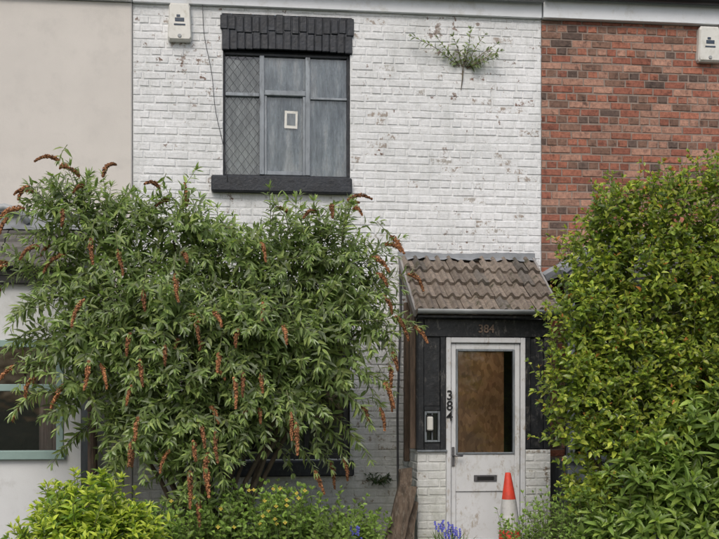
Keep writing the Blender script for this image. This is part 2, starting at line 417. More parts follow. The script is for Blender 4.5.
fr=MB(); a,b,c,e=gwin; Y0,Y1=.07,.13
for q in ((a,a+.06,c,e),(b-.06,b,c,e),(a+.06,b-.06,e-.06,e),(a+.06,b-.06,c,c+.06),(.3,.35,c+.061,e-.061),(.7,.75,c+.061,e-.061)): fr.box(q[0],q[1],Y0,Y1,q[2],q[3],ch=.004)
fr.obj("ground_window_frame",M['black'],house)
g=MB(); g.add([(a,.1,c),(b,.1,c),(b,.1,e),(a,.1,e)],[(0,1,2,3)]); g.obj("ground_window_pane",M['glass'],house)
box("fascia_board",XW0,XW1-.004,-.05,.05,EAVE+.002,5.70,M['white'],house,.004)
def gutter(nm,x0,x1,y,z,r,mat,parent):
    mb=MB(); n=9; V=[];F=[]
    for i,x in enumerate((x0,x1)):
        for k in range(n):
            t=math.pi+math.pi*k/(n-1); V.append((x,y+r*math.cos(t),z+r*math.sin(t)))
    for k in range(n-1): F.append((k,k+1,n+k+1,n+k))
    mb.add(V,F); 
    o=mb.obj(nm,mat,parent,smooth=True); md=o.modifiers.new("t",'SOLIDIFY'); md.thickness=.006; return o
gutter("eaves_gutter",XW0,XW1,-.115,5.70,.06,M['gutter'],house)
def roof(nm,x0,x1,parent,z=5.72):
    mb=MB()
    for s in (1,-1):
        rows=22
        for r in range(rows):
            ya=-.12+ r*3.9/rows; yb=-.12+(r+1)*3.9/rows+.04; zz=z+(ya+.12)*.62; z2=z+(yb+.12)*.62
            n=int((x1-x0)/.3)
            for i in range(n):
                xa=x0+(x1-x0)*i/n+.003; xb=x0+(x1-x0)*(i+1)/n-.003; g=rng.uniform(.06,.11); cc=(g,g*1.0,g*1.08)
                A,B=(ya,yb) if s==1 else (7.32-ya,7.32-yb)
                mb.add([(xa,A,zz+.02),(xb,A,zz+.02),(xb,B,z2+.005),(xa,B,z2+.005),(xa,A,zz),(xb,A,zz)],[(0,1,2,3),(4,5,1,0)],cc)
    mb.obj(nm,M['slate'],parent,cols=True)
roof("main_roof",XW0,XW1,house)
box("rear_wall",XW0,XW1,7.0,7.2,0,5.7,M['render'],house)
mb=MB(); pts=[]
for i in range(22):
    t=i/21; z=5.75-t*2.0; x=-.34+.05*math.sin(t*2)+.24*t**1.6+.01*math.sin(t*17); pts.append((x,-.025-.03*math.sin(t*3.1)-.07*(t>.9),z))
mb.tube(pts,[.0035]*len(pts),5); mb.obj("wall_cable",M['cable'],house,smooth=True)

# ------------------------------------------------------------------ PORCH
PY=-.87
wb=M['wbrick']
brick_wall("porch_base_front",1.70,1.968,0,1.13,[],wcol,wb,wb,house,y=PY,**WB)
brick_wall("porch_base_right",2.73,2.97,0,1.13,[],wcol,wb,wb,house,y=PY,**WB)
brick_wall("porch_base_side",0.0,.87,0,1.13,[],wcol,wb,wb,house,y=1.70,axis='y',**WB)
box("porch_base_side_right",2.90,2.96,-.86,-.01,0,1.12,M['white'],house)
box("porch_base_core",1.715,1.95,-.85,-.75,0,1.12,M['white'],house)
pb=MB()
pb.box(1.70,1.76,PY,PY+.07,1.135,2.36,ch=.005)
pb.box(1.915,1.965,PY,PY+.07,1.135,2.19,ch=.005)
pb.box(1.761,1.914,PY+.0,PY+.07,1.135,1.20,ch=.005)
pb.box(1.761,1.914,PY+.004,PY+.07,1.50,1.54,ch=.005)
pb.box(1.761,1.914,PY+.02,PY+.06,1.541,2.19,ch=.004)
pb.box(1.761,2.97,PY-.004,PY+.06,2.191,2.36,ch=.005)
pb.box(2.73,2.78,PY,PY+.07,1.135,2.19,ch=.005); pb.box(2.91,2.97,PY,PY+.07,1.135,2.19,ch=.005)
pb.box(2.781,2.909,PY+.02,PY+.06,1.135,2.19,ch=.005)
for i in range(7):
    y0=-.80+i*.113; pb.box(1.704+(i%2)*.004,1.73,y0,y0+.109,1.135,2.36,ch=.004)
    pb.box(2.93,2.955,y0,y0+.109,1.135,2.36,ch=.004)
pb.box(1.69,1.715,-.86,-.79,1.1352,2.3,ch=.004)
pb.obj("porch_timber",M['black'],house)
box("porch_pane_back",1.763,1.912,PY+.035,PY+.05,1.202,1.498,M['dark'],house,.002)
g=MB(); g.add([(1.761,PY+.02,1.2),(1.914,PY+.02,1.2),(1.914,PY+.02,1.5),(1.761,PY+.02,1.5)],[(0,1,2,3)]); g.obj("porch_pane",M['glass'],house)
fr=MB()
for q in((1.765,1.785,1.205,1.495),(1.89,1.91,1.205,1.495),(1.786,1.889,1.205,1.225),(1.786,1.889,1.475,1.495),(1.83,1.842,1.226,1.474)): fr.box(q[0],q[1],PY-.012,PY+.012,q[2],q[3],ch=.003)
fr.obj("porch_pane_frame",M['greyframe'],house)
# small bulkhead lamp body on the corner post
box("wall_lamp_back",1.775,1.845,PY-.018,PY+.018,1.30,1.46,M['blackgutter'],house,.004)
box("wall_lamp_body",1.782,1.838,PY-.062,PY-.0185,1.315,1.445,M['plastic'],house,.010)
box("porch_ledge",1.69,1.975,PY-.03,PY-.005,1.115,1.135,M['greyframe'],house,.003)
DX0,DX1=1.970,2.727
fr=MB()
fr.box(DX0,DX0+.045,PY-.012,PY+.07,.10,2.185,ch=.005); fr.box(DX1-.045,DX1,PY-.012,PY+.07,.10,2.185,ch=.005); fr.box(DX0+.0455,DX1-.0455,PY-.012,PY+.07,2.135,2.185,ch=.005)
fr.obj("door_frame",M['doorwhite'],house)
d=MB(); l,r=DX0+.05,DX1-.05; yd0,yd1=PY+.012,PY+.055
gl,gr,gb,gt=l+.045,r-.05,1.09,2.075
d.box(l,gl,yd0,yd1,.12,2.13,ch=.005); d.box(gr,r,yd0,yd1,.12,2.13,ch=.005)
d.box(gl+.0005,gr-.0005,yd0,yd1,gt,2.13,ch=.004); d.box(gl+.0005,gr-.0005,yd0,yd1,.74,gb,ch=.004); d.box(gl+.0005,gr-.0005,yd0,yd1,.12,.30,ch=.004)
d.box(gl+.0005,gr-.0005,yd0+.014,yd1,.3005,.7395,ch=.004)
d.obj("door_leaf",M['doorwhite'],house)
bead=MB()
for q in ((gl,gl+.018,gb,gt),(gr-.018,gr,gb,gt),(gl+.0185,gr-.0185,gt-.018,gt),(gl+.0185,gr-.0185,gb,gb+.018)): bead.box(q[0],q[1],yd0-.010,yd0+.01,q[2],q[3],ch=.003)
bead.obj("glazing_bead",M['greyframe'],house)
g=MB(); g.add([(gl,yd0+.02,gb),(gr,yd0+.02,gb),(gr,yd0+.02,gt),(gl,yd0+.02,gt)],[(0,1,2,3)]); g.obj("door_pane",M['glass'],house)
box("door_boarding",gl+.02,gr-.095,yd0+.03,yd0+.045,gb-.02,gt-.02,M['osb'],house,.002)
box("door_boarding_sheet",gl+.005,gr-.15,yd0+.024,yd0+.029,gb-.01,gb+.22,M['osb'],house,.001)
box("porch_interior",DX0,DX1,yd0+.40,yd0+.43,0,2.3,M['dark'],house)
box("letter_plate",2.235,2.455,yd0-.012,yd0-.001,.835,.895,M['chrome'],house,.004)
box("letter_flap",2.265,2.425,yd0-.018,yd0-.0125,.848,.882,M['blackgutter'],house,.003)
box("door_handle_plate",2.025,2.05,yd0-.014,yd0-.001,.98,1.16,M['chrome'],house,.004)
mb=MB(); mb.tube([(2.038,yd0-.014,1.08),(2.038,yd0-.05,1.08),(2.05,yd0-.055,1.08),(2.12,yd0-.055,1.078)],[.009]*4,8); mb.obj("door_handle",M['chrome'],house,smooth=True)
box("door_step",1.95,2.75,-1.15,-.885,.0,.10,M['kerb'],house,.01)
def text(nm,s,x,y,z,size,mat):
    cu=bpy.data.curves.new(nm,'FONT'); cu.body=s; cu.size=size; cu.extrude=.003; cu.offset=.0015; cu.align_x='CENTER'; cu.align_y='CENTER'; cu.materials.append(mat)
    o=bpy.data.objects.new(nm,cu); o.location=(x,y,z); o.rotation_euler=(math.pi/2,0,0); link(o,house)
for i,ch in enumerate("384"): text("door_number_%d"%i,ch,DX0+.030,PY-.017,1.64-i*.098,.125,M['blackgutter'])
text("porch_number","384",2.35,PY-.012,2.265,.105,M['rust'])
RX0,RX1=1.66,3.03; ys,zs_=-.02,3.02; ye,ze=-.98,2.41
sl=math.hypot(ye-ys,ze-zs_); dv=np.array([0,(ye-ys)/sl,(ze-zs_)/sl]); nv=np.array([0,dv[2],-dv[1]]); 
if nv[2]<0: nv=-nv
t=MB(); ncol=12; pitch=(RX1-RX0)/ncol; rows=4
for r in range(rows):
    v0=r*sl/rows; 
    for i in range(ncol):
        j=rng.uniform(-.014,.014); tl=rng.uniform(-.006,.010); a0=v0-.02; a1=v0+sl/rows+.03+j; dx_=rng.uniform(-.004,.004); sk=rng.uniform(-.008,.008)
        if r==0: a0+= rng.uniform(0,.02)
        if r==0 and i in (5,6): a0+=.09; tl+=.012
        g=rng.uniform(.14,.23); cc=(g*1.12,g*.94,g*.78)
        if rng.random()<.2: cc=(g*.75,g*.68,g*.6)
        xs=[0,.08,.2,.32,.44,.56,.68,.84,1.0]; hs=[0,.010,.030,.040,.034,.014,.002,0,0]
        V=[];n=len(xs)
        for (aa,off) in ((a0,.004),(a1,.026+tl),(a1,-.002)):
            for x,h in zip(xs,hs):
                hh=(h if off>-.001 else max(h-.012,0)*1)
                p=np.array([RX0+dx_+(i+x*.985)*pitch,ys,zs_])+dv*(aa+sk*x*(aa==a1))+nv*(off+hh+ (.012 if off>0.01 else 0))
                V.append(p)
        F=[(k,k+1,n+k+1,n+k) for k in range(n-1)]+[(n+k,n+k+1,2*n+k+1,2*n+k) for k in range(n-1)]
        t.add(V,F,cc)
t.obj("porch_roof_tiles",M['tile'],house,cols=True)
def slab(nm,x0,x1,a0,a1,h0,h1,mat):
    P0=np.array([0,ys,zs_]); V=[]
    for x in(x0,x1):
        for a_ in(a0,a1):
            for h in(h0,h1): V.append(P0+np.array([x,0,0])+dv*a_+nv*h)
    mb=MB(); mb.add(V,[(0,1,3,2),(4,6,7,5),(0,4,5,1),(2,3,7,6),(0,2,6,4),(1,5,7,3)]); return mb.obj(nm,mat,house)
slab("porch_roof_deck",RX0+.01,RX1-.01,0,sl,-.04,-.008,M['wood'])
slab("verge_mortar",RX0-.012,RX0+.008,-.01,sl+.02,-.035,.034,M['kerb'])
slab("verge_mortar_right",RX1-.002,RX1+.018,-.01,sl+.02,-.035,.034,M['kerb'])
slab("barge_board",RX0-.005,RX0+.007,.02,sl-.02,-.12,-.036,M['wood'])
mb=MB(); n=40; V=[];F=[]
for i in range(n+1):
    x=RX0-.02+(RX1-RX0+.05)*i/n; w=.010*math.sin(x*21)+.006*math.sin(x*47)+rng.uniform(-.004,.004)
    V+= [(x,-.012,3.095+.008*math.sin(x*5)+rng.uniform(-.004,.004)),(x,-.016,3.045),(x,-.09+w*.3,3.018+w)]
for i in range(n): F+=[(3*i,3*i+3,3*i+4,3*i+1),(3*i+1,3*i+4,3*i+5,3*i+2)]
mb.add(V,F); mb.obj("lead_flashing",M['lead'],house)
gutter("porch_gutter",1.67,3.03,-1.03,2.435,.042,M['gutter'],house)
box("porch_soffit_board",1.68,3.0,-.985,-.90,2.362,2.385,M['black'],house,.003)
mb=MB(); mb.box(1.645,1.70,-.42,-.35,1.0,2.55,ch=.008); mb.box(1.64,1.698,-.80,-.76,1.14,2.4,ch=.006); mb.obj("side_post",M['wood'],house)
mb=MB(); mb.tube([(1.66,-.02,2.9),(1.665,-.05,2.5),(1.63,-.06,1.5),(1.64,-.06,.2)],[.011]*4,6); mb.obj("side_pipe",M['cable'],house)

# ------------------------------------------------------------------ RED BRICK HOUSE
red=empty("brick_house.001"); RW=7.25
def rcol(x,z,r):
    q=rng.random(); hd=(r%3==0)
    if q<(.22 if hd else .06): c=(.12,.085,.072)
    elif q<(.45 if hd else .18): c=(.20,.12,.09)
    elif q<.60: c=(.38,.22,.165)
    elif q<.82: c=(.33,.135,.09)
    else: c=(.27,.105,.072)
    k=rng.uniform(.85,1.18); return tuple(v*k for v in c),False
rwin=(5.6,6.8,3.82,5.07)
brick_wall("front_wall",3.132,RW,0,EAVE,[rwin,(3.75,5.7,1.0,2.4)],rcol,M['rbrick'],M['rmortar'],red,prot=.005,joint=.011,length=.215,hdr=3,jt=.003)
box("window_surround",5.55,6.85,-.05,.06,3.70,3.815,M['kerb'],red)
fr=MB()
for q in((5.6,5.66,3.82,5.07),(6.74,6.8,3.82,5.07),(5.661,6.739,5.01,5.07),(5.661,6.739,3.82,3.88),(6.17,6.23,3.881,5.009)): fr.box(q[0],q[1],.05,.11,q[2],q[3],ch=.004)
fr.obj("window_frame",M['white'],red)
g=MB(); g.add([(5.6,.09,3.82),(6.8,.09,3.82),(6.8,.09,5.07),(5.6,.09,5.07)],[(0,1,2,3)]); g.obj("window_pane",M['glass'],red)
room("window_room",rwin,.13,red)
box("fascia_board",3.135,RW,-.07,.05,EAVE+.002,5.72,M['white'],red,.004)
gutter("eaves_gutter",3.135,RW,-.14,5.735,.062,M['blackgutter'],red)
roof("main_roof",3.135,RW,red,5.75)
box("rear_wall",3.135,RW,7.0,7.2,0,5.7,M['render'],red)
mb=MB()
A=(3.14,-.66,2.80);B=(3.80,-.012,3.27);Cc=(5.9,-.012,3.27);D=(6.55,-.66,2.80)
n=6
def lerp(p,q,t): return tuple(p[i]+(q[i]-p[i])*t for i in range(3))
for k in range(n):
    t0=k/n;t1=(k+1)/n+.02
    p0=lerp(B,A,t0);p1=lerp(B,A,min(t1,1.02));q0=lerp(Cc,D,t0);q1=lerp(Cc,D,min(t1,1.02))
    m=10
    for i in range(m):
        g=rng.uniform(.05,.11); u0=i/m;u1=(i+1)/m-.01
        mb.add([lerp(p0,q0,u0),lerp(p0,q0,u1),tuple(np.add(lerp(p1,q1,u1),(0,0,.016))),tuple(np.add(lerp(p1,q1,u0),(0,0,.016)))],[(3,2,1,0)],(g,g,g*1.1))
mb.add([A,B,(3.14,-.012,2.80)],[(0,1,2)],(.07,.07,.08)); mb.add([D,Cc,(6.55,-.012,2.8)],[(0,2,1)],(.07,.07,.08))
mb.obj("bay_roof",M['slate'],red,cols=True)
mb=MB(); mb.tube([np.add(A,(0,-.01,.02)),np.add(B,(0,0,.03))],[.045,.045],6); mb.tube([np.add(B,(-.05,-.02,.02)),np.add(Cc,(.05,-.02,.02))],[.035,.035],6)
mb.tube([(3.15,-.03,2.86),(3.45,-.03,3.03),(3.82,-.03,3.30)],[.05,.05,.05],5); mb.obj("bay_lead_hip",M['lead'],red,smooth=False)
box("bay_fascia",3.18,6.5,-.69,-.60,2.66,2.79,M['black'],red)
box("bay_base",3.22,6.46,-.62,-.01,0,1.0,M['greyframe'],red)
fr=MB()
for x in(3.22,3.9,4.9,5.9,6.38): fr.box(x,x+.07,-.62,-.55,1.001,2.66,ch=.005)
fr.box(3.20,6.48,-.66,-.54,1.001,1.06,ch=.005)
fr.obj("bay_window_frame",M['greyframe'],red)
g=MB(); g.add([(3.25,-.57,1.06),(6.42,-.57,1.06),(6.42,-.57,2.66),(3.25,-.57,2.66)],[(0,1,2,3)]); g.obj("bay_pane",M['glass'],red)
box("bay_interior",3.3,6.4,-.3,-.25,1.0,2.66,M['dark'],red)

# ------------------------------------------------------------------ LEFT RENDERED HOUSE
lh=empty("rendered_house")
box("front_wall",-5.6,-.995,-.03,.12,0,5.5,M['render'],lh,.01)
box("fascia_board",-5.6,-.996,-.08,.05,5.503,5.72,M['white'],lh,.004)
gutter("eaves_gutter",-5.6,-.996,-.145,5.72,.062,M['gutter'],lh)
roof("main_roof",-5.6,-.995,lh,5.74)
box("rear_wall",-5.6,-1.0,7.0,7.2,0,5.7,M['render'],lh)
box("side_wall",-5.6,-5.45,.13,6.99,0,5.7,M['render'],lh)
BX=-1.41; BY=-.60
bw=MB()
wx0,wx1,wz0,wz1=-3.9,-1.565,1.05,2.15
for q in ((-4.2,wx0,0,2.66),(wx1,BX,0,2.66),(wx0,wx1,0,wz0),(wx0,wx1,wz1,2.66)): bw.box(q[0],q[1],BY,BY+.10,q[2],q[3])
bw.box(BX-.10,BX-.0,BY+.101,-.031,0,2.66); bw.box(-4.2,-4.1,BY+.101,-.031,0,2.66)
bw.obj("bay_wall",M['bayrender'],lh)
fr=MB(); y0,y1=BY-.015,BY+.06
fr.box(wx0,wx1,y0,y1,wz1-.065,wz1,ch=.005); fr.box(wx0-.02,wx1+.02,BY-.05,BY+.06,wz0,wz0+.085,ch=.008)
fr.box(wx1-.065,wx1,y0,y1,wz0+.086,wz1-.066,ch=.005); fr.box(wx0,wx0+.065,y0,y1,wz0+.086,wz1-.066,ch=.005)
for x in(-2.55,-3.2): fr.box(x,x+.055,y0,y1,wz0+.086,wz1-.066,ch=.005)
for xa,xb in((-2.494,wx1-.066),(-3.144,-2.551),(wx0+.066,-3.201)): fr.box(xa,xb,y0,y1,1.68,1.745,ch=.005)
fr.obj("bay_window_frame",M['teal'],lh)
g=MB(); g.add([(wx0,BY+.03,wz0),(wx1,BY+.03,wz0),(wx1,BY+.03,wz1),(wx0,BY+.03,wz1)],[(0,1,2,3)]); g.obj("bay_pane",M['glass'],lh)
box("bay_interior",wx0-.1,wx1+.03,-.20,-.17,.9,2.3,M['dark'],lh)
curtain("bay_curtain",-1.80,-1.60,1.1,2.12,-.50,.012,.09,M['pinkcurtain'],lh,9)
box("bay_gutter_board",-4.22,BX+.04,BY-.07,BY-.001,2.665,2.74,M['blackgutter'],lh)
gutter("bay_gutter",-4.22,BX+.05,BY-.12,2.815,.055,M['blackgutter'],lh)
mb=MB(); rows=5
for r in range(rows):
    for i in range(11):
        xa=-4.22+i*.26; xb=xa+.25
        xb=min(xb,BX+.06)
        ya=-.03-(.66)*r/rows; yb=-.03-.66*(r+1)/rows-.03; za=3.28-.44*r/rows; zb=3.28-.44*(r+1)/rows-.02
        g=rng.uniform(.07,.15); zo=rng.uniform(0,.008)
        mb.add([(xa,ya,za),(xb,ya,za),(xb,yb,zb+.028+zo),(xa,yb,zb+.028+zo),(xa,yb,zb),(xb,yb,zb)],[(3,2,1,0),(4,5,2,3)],(g*1.05,g,g*.95))
mb.obj("bay_roof",M['slate'],lh,cols=True)
mb=MB()
V=[];F=[]
for i in range(31):
    x=-4.22+i*(BX+.06+4.22)/30; w=rng.uniform(-.006,.006)
    V+=[(x,-.034,3.42),(x,-.045,3.32),(x,-.15,3.24+w)]
for i in range(30): F+=[(3*i,3*i+3,3*i+4,3*i+1),(3*i+1,3*i+4,3*i+5,3*i+2)]
mb.add(V,F); mb.obj("bay_flashing",M['lead'],lh)
mb=MB(); mb.tube([(-2.6,-.08,3.30),(-2.35,-.09,3.43),(-2.2,-.09,3.46),(-2.05,-.09,3.42),(-1.97,-.08,3.31)],[.03,.035,.035,.035,.03],8); mb.obj("bay_vent_hood",M['gutter'],lh,smooth=True)

dp=MB(); dp.tube([(-1.30,-.62,0),(-1.30,-.62,2.55),(-1.33,-.66,2.68),(-1.36,-.70,2.76)],[.045]*4,12)
for z in(.6,1.5,2.3): dp.tube([(-1.30,-.62,z),(-1.30,-.62,z+.05)],[.054,.054],12)
dp.box(-1.345,-1.255,-.58,-.04,.61,.64); dp.obj("drain_pipe",M['wood'],None,smooth=False)

# ------------------------------------------------------------------ alarm boxes
def alarm(x,z0,z1,w=.235,y=-.005):
    e=empty("burglar_alarm_box")
    cx=x; h=z1-z0
    prof=[(-.5,0.06),(-.44,0),(.44,0),(.5,.06),(.44,.92),(.38,1),(-.38,1),(-.44,.92)]
    V=[];F=[]
    for (yy,s) in ((y,1.0),(y-.055,1.0),(y-.075,.9)):
        for (u,v) in prof: V.append((cx+u*w*s,yy,z0+h*(.5+(v-.5)*s)))
    n=8
    for l in range(2):
        for k in range(n): F.append((l*n+k,l*n+(k+1)%n,(l+1)*n+(k+1)%n,(l+1)*n+k))
    F.append(tuple(range(2*n,3*n)))
    mb=MB(); mb.add(V,F); mb.obj("housing",M['plastic'],e)
    mb=MB(); mb.box(cx-.045,cx+.045,y-.079,y-.0745,z0+h*.50,z0+h*.60,ch=.002)
    mb.box(cx-.03,cx+.005,y-.079,y-.0745,z0+h*.62,z0+h*.68); mb.box(cx-.055,cx+.055,y-.079,y-.0745,z0+h*.40,z0+h*.44)
    mb.obj("label",M['plasticdark'],e)
    mb=MB(); mb.tube([(cx,y-.07,z0+.045),(cx,y-.084,z0+.045)],[.022,.016],12); mb.obj("strobe",M['gutter'],e)
alarm(-.532,5.13,5.50); alarm(4.905,5.11,5.48,.25)

# ------------------------------------------------------------------ vegetation engine
def unit(v): return v/np.maximum(np.linalg.norm(v,axis=-1,keepdims=True),1e-9)
TA=np.array([0,.33,.33,.33,.70,.70,.70,1.0]); TS=np.array([0,-.5,0,.5,-.36,0,.36,0]); TN=np.array([0,.16,0,.16,.08,-.04,.08,0]); TD=np.array([0,0,.0,0,-.04,-.05,-.04,-.14])
FT=np.array([[0,3,2,2],[0,2,1,1],[2,3,6,5],[1,2,5,4],[4,5,7,7],[5,6,7,7]])
class Leaves:
    def __init__(s): s.P=[];s.A=[];s.N=[];s.L=[];s.W=[];s.C=[]
    def add(s,p,a,n,l,w,c): s.P.append(p);s.A.append(a);s.N.append(n);s.L.append(l);s.W.append(w);s.C.append(c)
    def obj(s,name,mat,parent):
        P=np.array(s.P);A=unit(np.array(s.A));N=np.array(s.N);L=np.array(s.L)[:,None];W=np.array(s.W)[:,None]
        N=unit(N-A*np.sum(N*A,1,keepdims=True)); S=np.cross(A,N)
        m=len(P); dr=rng.uniform(.3,2.2,(m,1))
        V=P[:,None,:]+A[:,None,:]*(TA[None]*L)[:,:,None]+S[:,None,:]*(TS[None]*W)[:,:,None]+N[:,None,:]*((TN[None]*W)+(TD[None]*L*dr))[:,:,None]
        V=V.reshape(-1,3); base=np.arange(m)*8
        F=[]
        for f in FT:
            ff=base[:,None]+f[None]
            F+= ff[:,:3].tolist() if f[2]==f[3] else ff.tolist()
        C=np.repeat(np.array(s.C),8,axis=0)
        return mesh_obj(name,V,F,mat,parent,C)
def rv():
    v=rng.normal(size=3); return v/np.linalg.norm(v)
def shoot(lv,st,start,d,length,nodes,ll,lw,cfn,arrange='opp',droop=.25,spread=1.0,stemr=.004,shrink=.5,stemc=(.12,.13,.06),face=.0):
    p=np.array(start,float); d=np.array(d,float); d/=np.linalg.norm(d); step=length/nodes
    side=np.cross(d,rv()); side/=np.linalg.norm(side)+1e-9
    pts=[p.copy()]; gold=2.4; tone=rng.uniform(.75,1.25)
    for i in range(nodes):
        d=d+np.array([0,0,-droop*step*2.2])+rng.normal(size=3)*.05; d/=np.linalg.norm(d)
        p=p+d*step; pts.append(p.copy())
        side=side-d*np.dot(side,d); side/=np.linalg.norm(side)+1e-9
        ang=(math.pi/2 if arrange=='opp' else gold)+rng.uniform(-.2,.2)
        side=side*math.cos(ang)+np.cross(d,side)*math.sin(ang)
        f=i/nodes; sc=(1-shrink*f)*rng.uniform(.75,1.15)
        for sg in ((1,-1) if arrange=='opp' else (1,)):
            a=d*(.55+.5*f)+side*sg*spread+np.array([0,0,-.28])+rng.normal(size=3)*.16
            n=d*.6+np.array([0,-face,1.0])+rng.normal(size=3)*.4
            lv.add(p.copy(),a,n,ll*sc,lw*sc,tuple(v*tone for v in cfn(f)))
    for k in range(4): lv.add(p.copy(),d+rv()*.5,rv()*.6+np.array([0,-.5,1]),ll*.55,lw*.5,cfn(1.0))
    if stemr: st.tube([pts[0],pts[len(pts)//2],pts[-1]],[stemr,stemr*.8,stemr*.4],3,stemc,caps=False)
    return p,d
def panicle(fl,p,d,length,c0=(.40,.185,.085),rad=.022):
    p=np.array(p,float);d=np.array(d,float);d/=np.linalg.norm(d)
    n=18; pts=[p.copy()]
    for i in range(n):
        d=d+np.array([0,0,-.085])+rng.normal(size=3)*.04; d/=np.linalg.norm(d); p=p+d*length/n; pts.append(p.copy())
    k=rng.uniform(.55,1.15)
    for i,q in enumerate(pts):
        f=i/n; r=rad*(math.sin(min(1,f*3+.25)*1.57))*(1-.75*f**1.5)
        for j in range(15):
            o=rv(); c=q+o*r*rng.uniform(.55,1.15); u=rv()*.0065; w=np.cross(o,u); w=w/(np.linalg.norm(w)+1e-9)*.006
            kk=k*rng.uniform(.5,1.4)
            fl.add([c-u-w,c+u-w,c+u+w+o*.004,c-u+w],[(0,1,2,3)],(c0[0]*kk,c0[1]*kk,c0[2]*kk))
    fl.tube([pts[0],pts[n//2],pts[-1]],[rad*.6,rad*.45,rad*.15],5,(c0[0]*.6*k,c0[1]*.6*k,c0[2]*.6*k))

# ---- BUDDLEIA
bud=empty("buddleia_bush")
lv=Leaves(); st=MB(); fl=MB()
S=.0088*.80
cl=[(-1.36,-1.35,3.16,32),(-1.08,-1.3,2.92,48),(-.52,-1.3,2.98,46),(.02,-1.2,2.72,50),(.55,-1.15,2.90,46),(.92,-1.15,2.80,40),(-1.50,-1.3,2.55,30),(.98,-1.2,2.45,34),
(-1.26,-1.4,2.13,46),(-.65,-1.5,2.25,70),(.13,-1.4,2.16,70),(.74,-1.3,2.12,48),(1.08,-1.2,2.2,26),(-1.22,-1.4,1.65,36),(-.47,-1.5,1.60,64),(.20,-1.4,1.60,54),(.66,-1.3,1.62,34),(-.80,-1.5,1.25,38),(-.25,-1.55,1.15,34),(-.32,-1.7,.75,20)]
cl=[(x,y,z,r*S) for x,y,z,r in cl]
wts=np.array([c[3]**2.2 for c in cl]); wts/=wts.sum()
def bcol(f):
    k=rng.uniform(.6,1.3); y=rng.random()
    c=np.array([.175,.245,.080])*k
    if y<.26: c=np.array([.27,.34,.11])*k
    if y>.82: c=np.array([.28,.33,.21])*k
    if f>.85: c=c*1.2+np.array([.02,.03,.01])
    return tuple(c)
for i in range(1420):
    c=cl[rng.choice(len(cl),p=wts)]; v=rv(); v[1]-=.35; v/=np.linalg.norm(v)
    s=np.array(c[:3])+v*c[3]*rng.uniform(.15,.92)
    d=v*.95+np.array([0,0,.7])+rng.normal(size=3)*.35
    L=rng.uniform(.22,.46)
    p,dd=shoot(lv,st,s,d,L,int(rng.integers(7,10)),rng.uniform(.11,.17),rng.uniform(.032,.044),bcol,droop=rng.uniform(.6,1.9),face=.5)
    front = p[1]<-1.75 or p[2]>3.2 or abs(p[0]+.15)>1.4
    if front and rng.random()<.07: panicle(fl,p,dd+np.array([0,-.3,-.3]),rng.uniform(.13,.24),rad=rng.uniform(.015,.023))
for (x,z,dx,dz) in [(-1.38,3.25,-.25,1),(-1.3,3.3,.0,1),(-1.2,3.2,.1,1),(-1.32,3.35,-.1,1),(-1.45,3.05,-.8,.6),(-1.6,2.8,-1,.5),(-.75,3.15,.1,1),(-.4,3.15,-.1,1),(-.1,3.0,.3,1),(.40,3.12,0,1),(.70,3.1,.25,1),(.98,3.1,.3,1),(1.1,2.9,.8,.9),(1.15,2.7,1,.5),(1.1,2.4,1,.3),(-1.6,2.3,-1,.1),(-1.55,2.05,-1,0),(-1.5,1.8,-1,-.2),(1.05,2.0,1,-.2),(.95,1.8,1,-.3),(.85,1.5,.8,-.5),(.6,1.35,.7,-.5),(-1.45,2.6,-1,.3),(-1.3,1.5,-.8,-.3),(-1.0,3.15,-.2,1),(.85,3.1,.0,1)]:
    for q in range(3):
        p,dd=shoot(lv,st,(x+rng.uniform(-.1,.1),-1.3+rng.uniform(-.3,.2),z-.12),(dx+rng.uniform(-.25,.25),rng.uniform(-.4,.2),dz+rng.uniform(-.15,.2)),rng.uniform(.26,.50),10,.14,.032,bcol,droop=rng.uniform(.8,1.8),stemr=.005,face=.4)
        if rng.random()<.3: panicle(fl,p,dd,rng.uniform(.14,.24))
heads=[(-1.62,2.87,-1,.1),(-1.45,2.83,-1,0),(-1.13,2.9,-.1,-1),(-.92,2.82,.3,-1),(-.68,2.5,.2,-1),(-.62,3.40,-.3,.5),(-1.12,1.9,0,-1),(-.73,1.92,.2,-1),(-1.42,1.72,-.8,-.6),(-1.70,1.78,-.7,-.7),(1.22,2.85,.8,-.1),(1.34,3.02,.7,-.2),(1.26,2.72,.9,-.3),(.44,1.52,.1,-1),(.48,1.44,.1,-1),(-.30,.98,0,-1),(-.26,.82,.1,-1),(-.35,1.05,-.1,-1),(-.24,1.08,.15,-1),(-.03,1.8,.2,-1),(-1.75,3.22,-.9,.3),(-1.5,3.62,-.7,.6),(1.42,2.35,.8,-.5),(1.38,2.05,.4,-1),(-1.70,3.35,-.8,.4),(1.30,1.75,.3,-1),(1.36,1.9,.3,-1),(1.3,2.5,.7,-.7),(-1.9,2.7,-1,0),(-.1,2.0,0,-1),(-.15,1.35,.1,-1),(-.48,2.62,.1,-1),(-.33,1.30,.1,-1),(-.2,1.2,-.1,-1)]
for (x,z,dx,dz) in heads:
    edge = abs(x+.1)>1.15 or z>3.1
    y=(-1.6 if edge else -2.18)+rng.uniform(-.06,.06)
    s=(x-dx*.12,y+.26,z+.16)
    p,dd=shoot(lv,st,s,np.array([x,y,z])-np.array(s),.28,4,.11,.03,bcol,droop=.5)
    panicle(fl,p,(dx,-.25,dz),rng.uniform(.15,.26),rad=rng.uniform(.019,.025))
tr=MB()
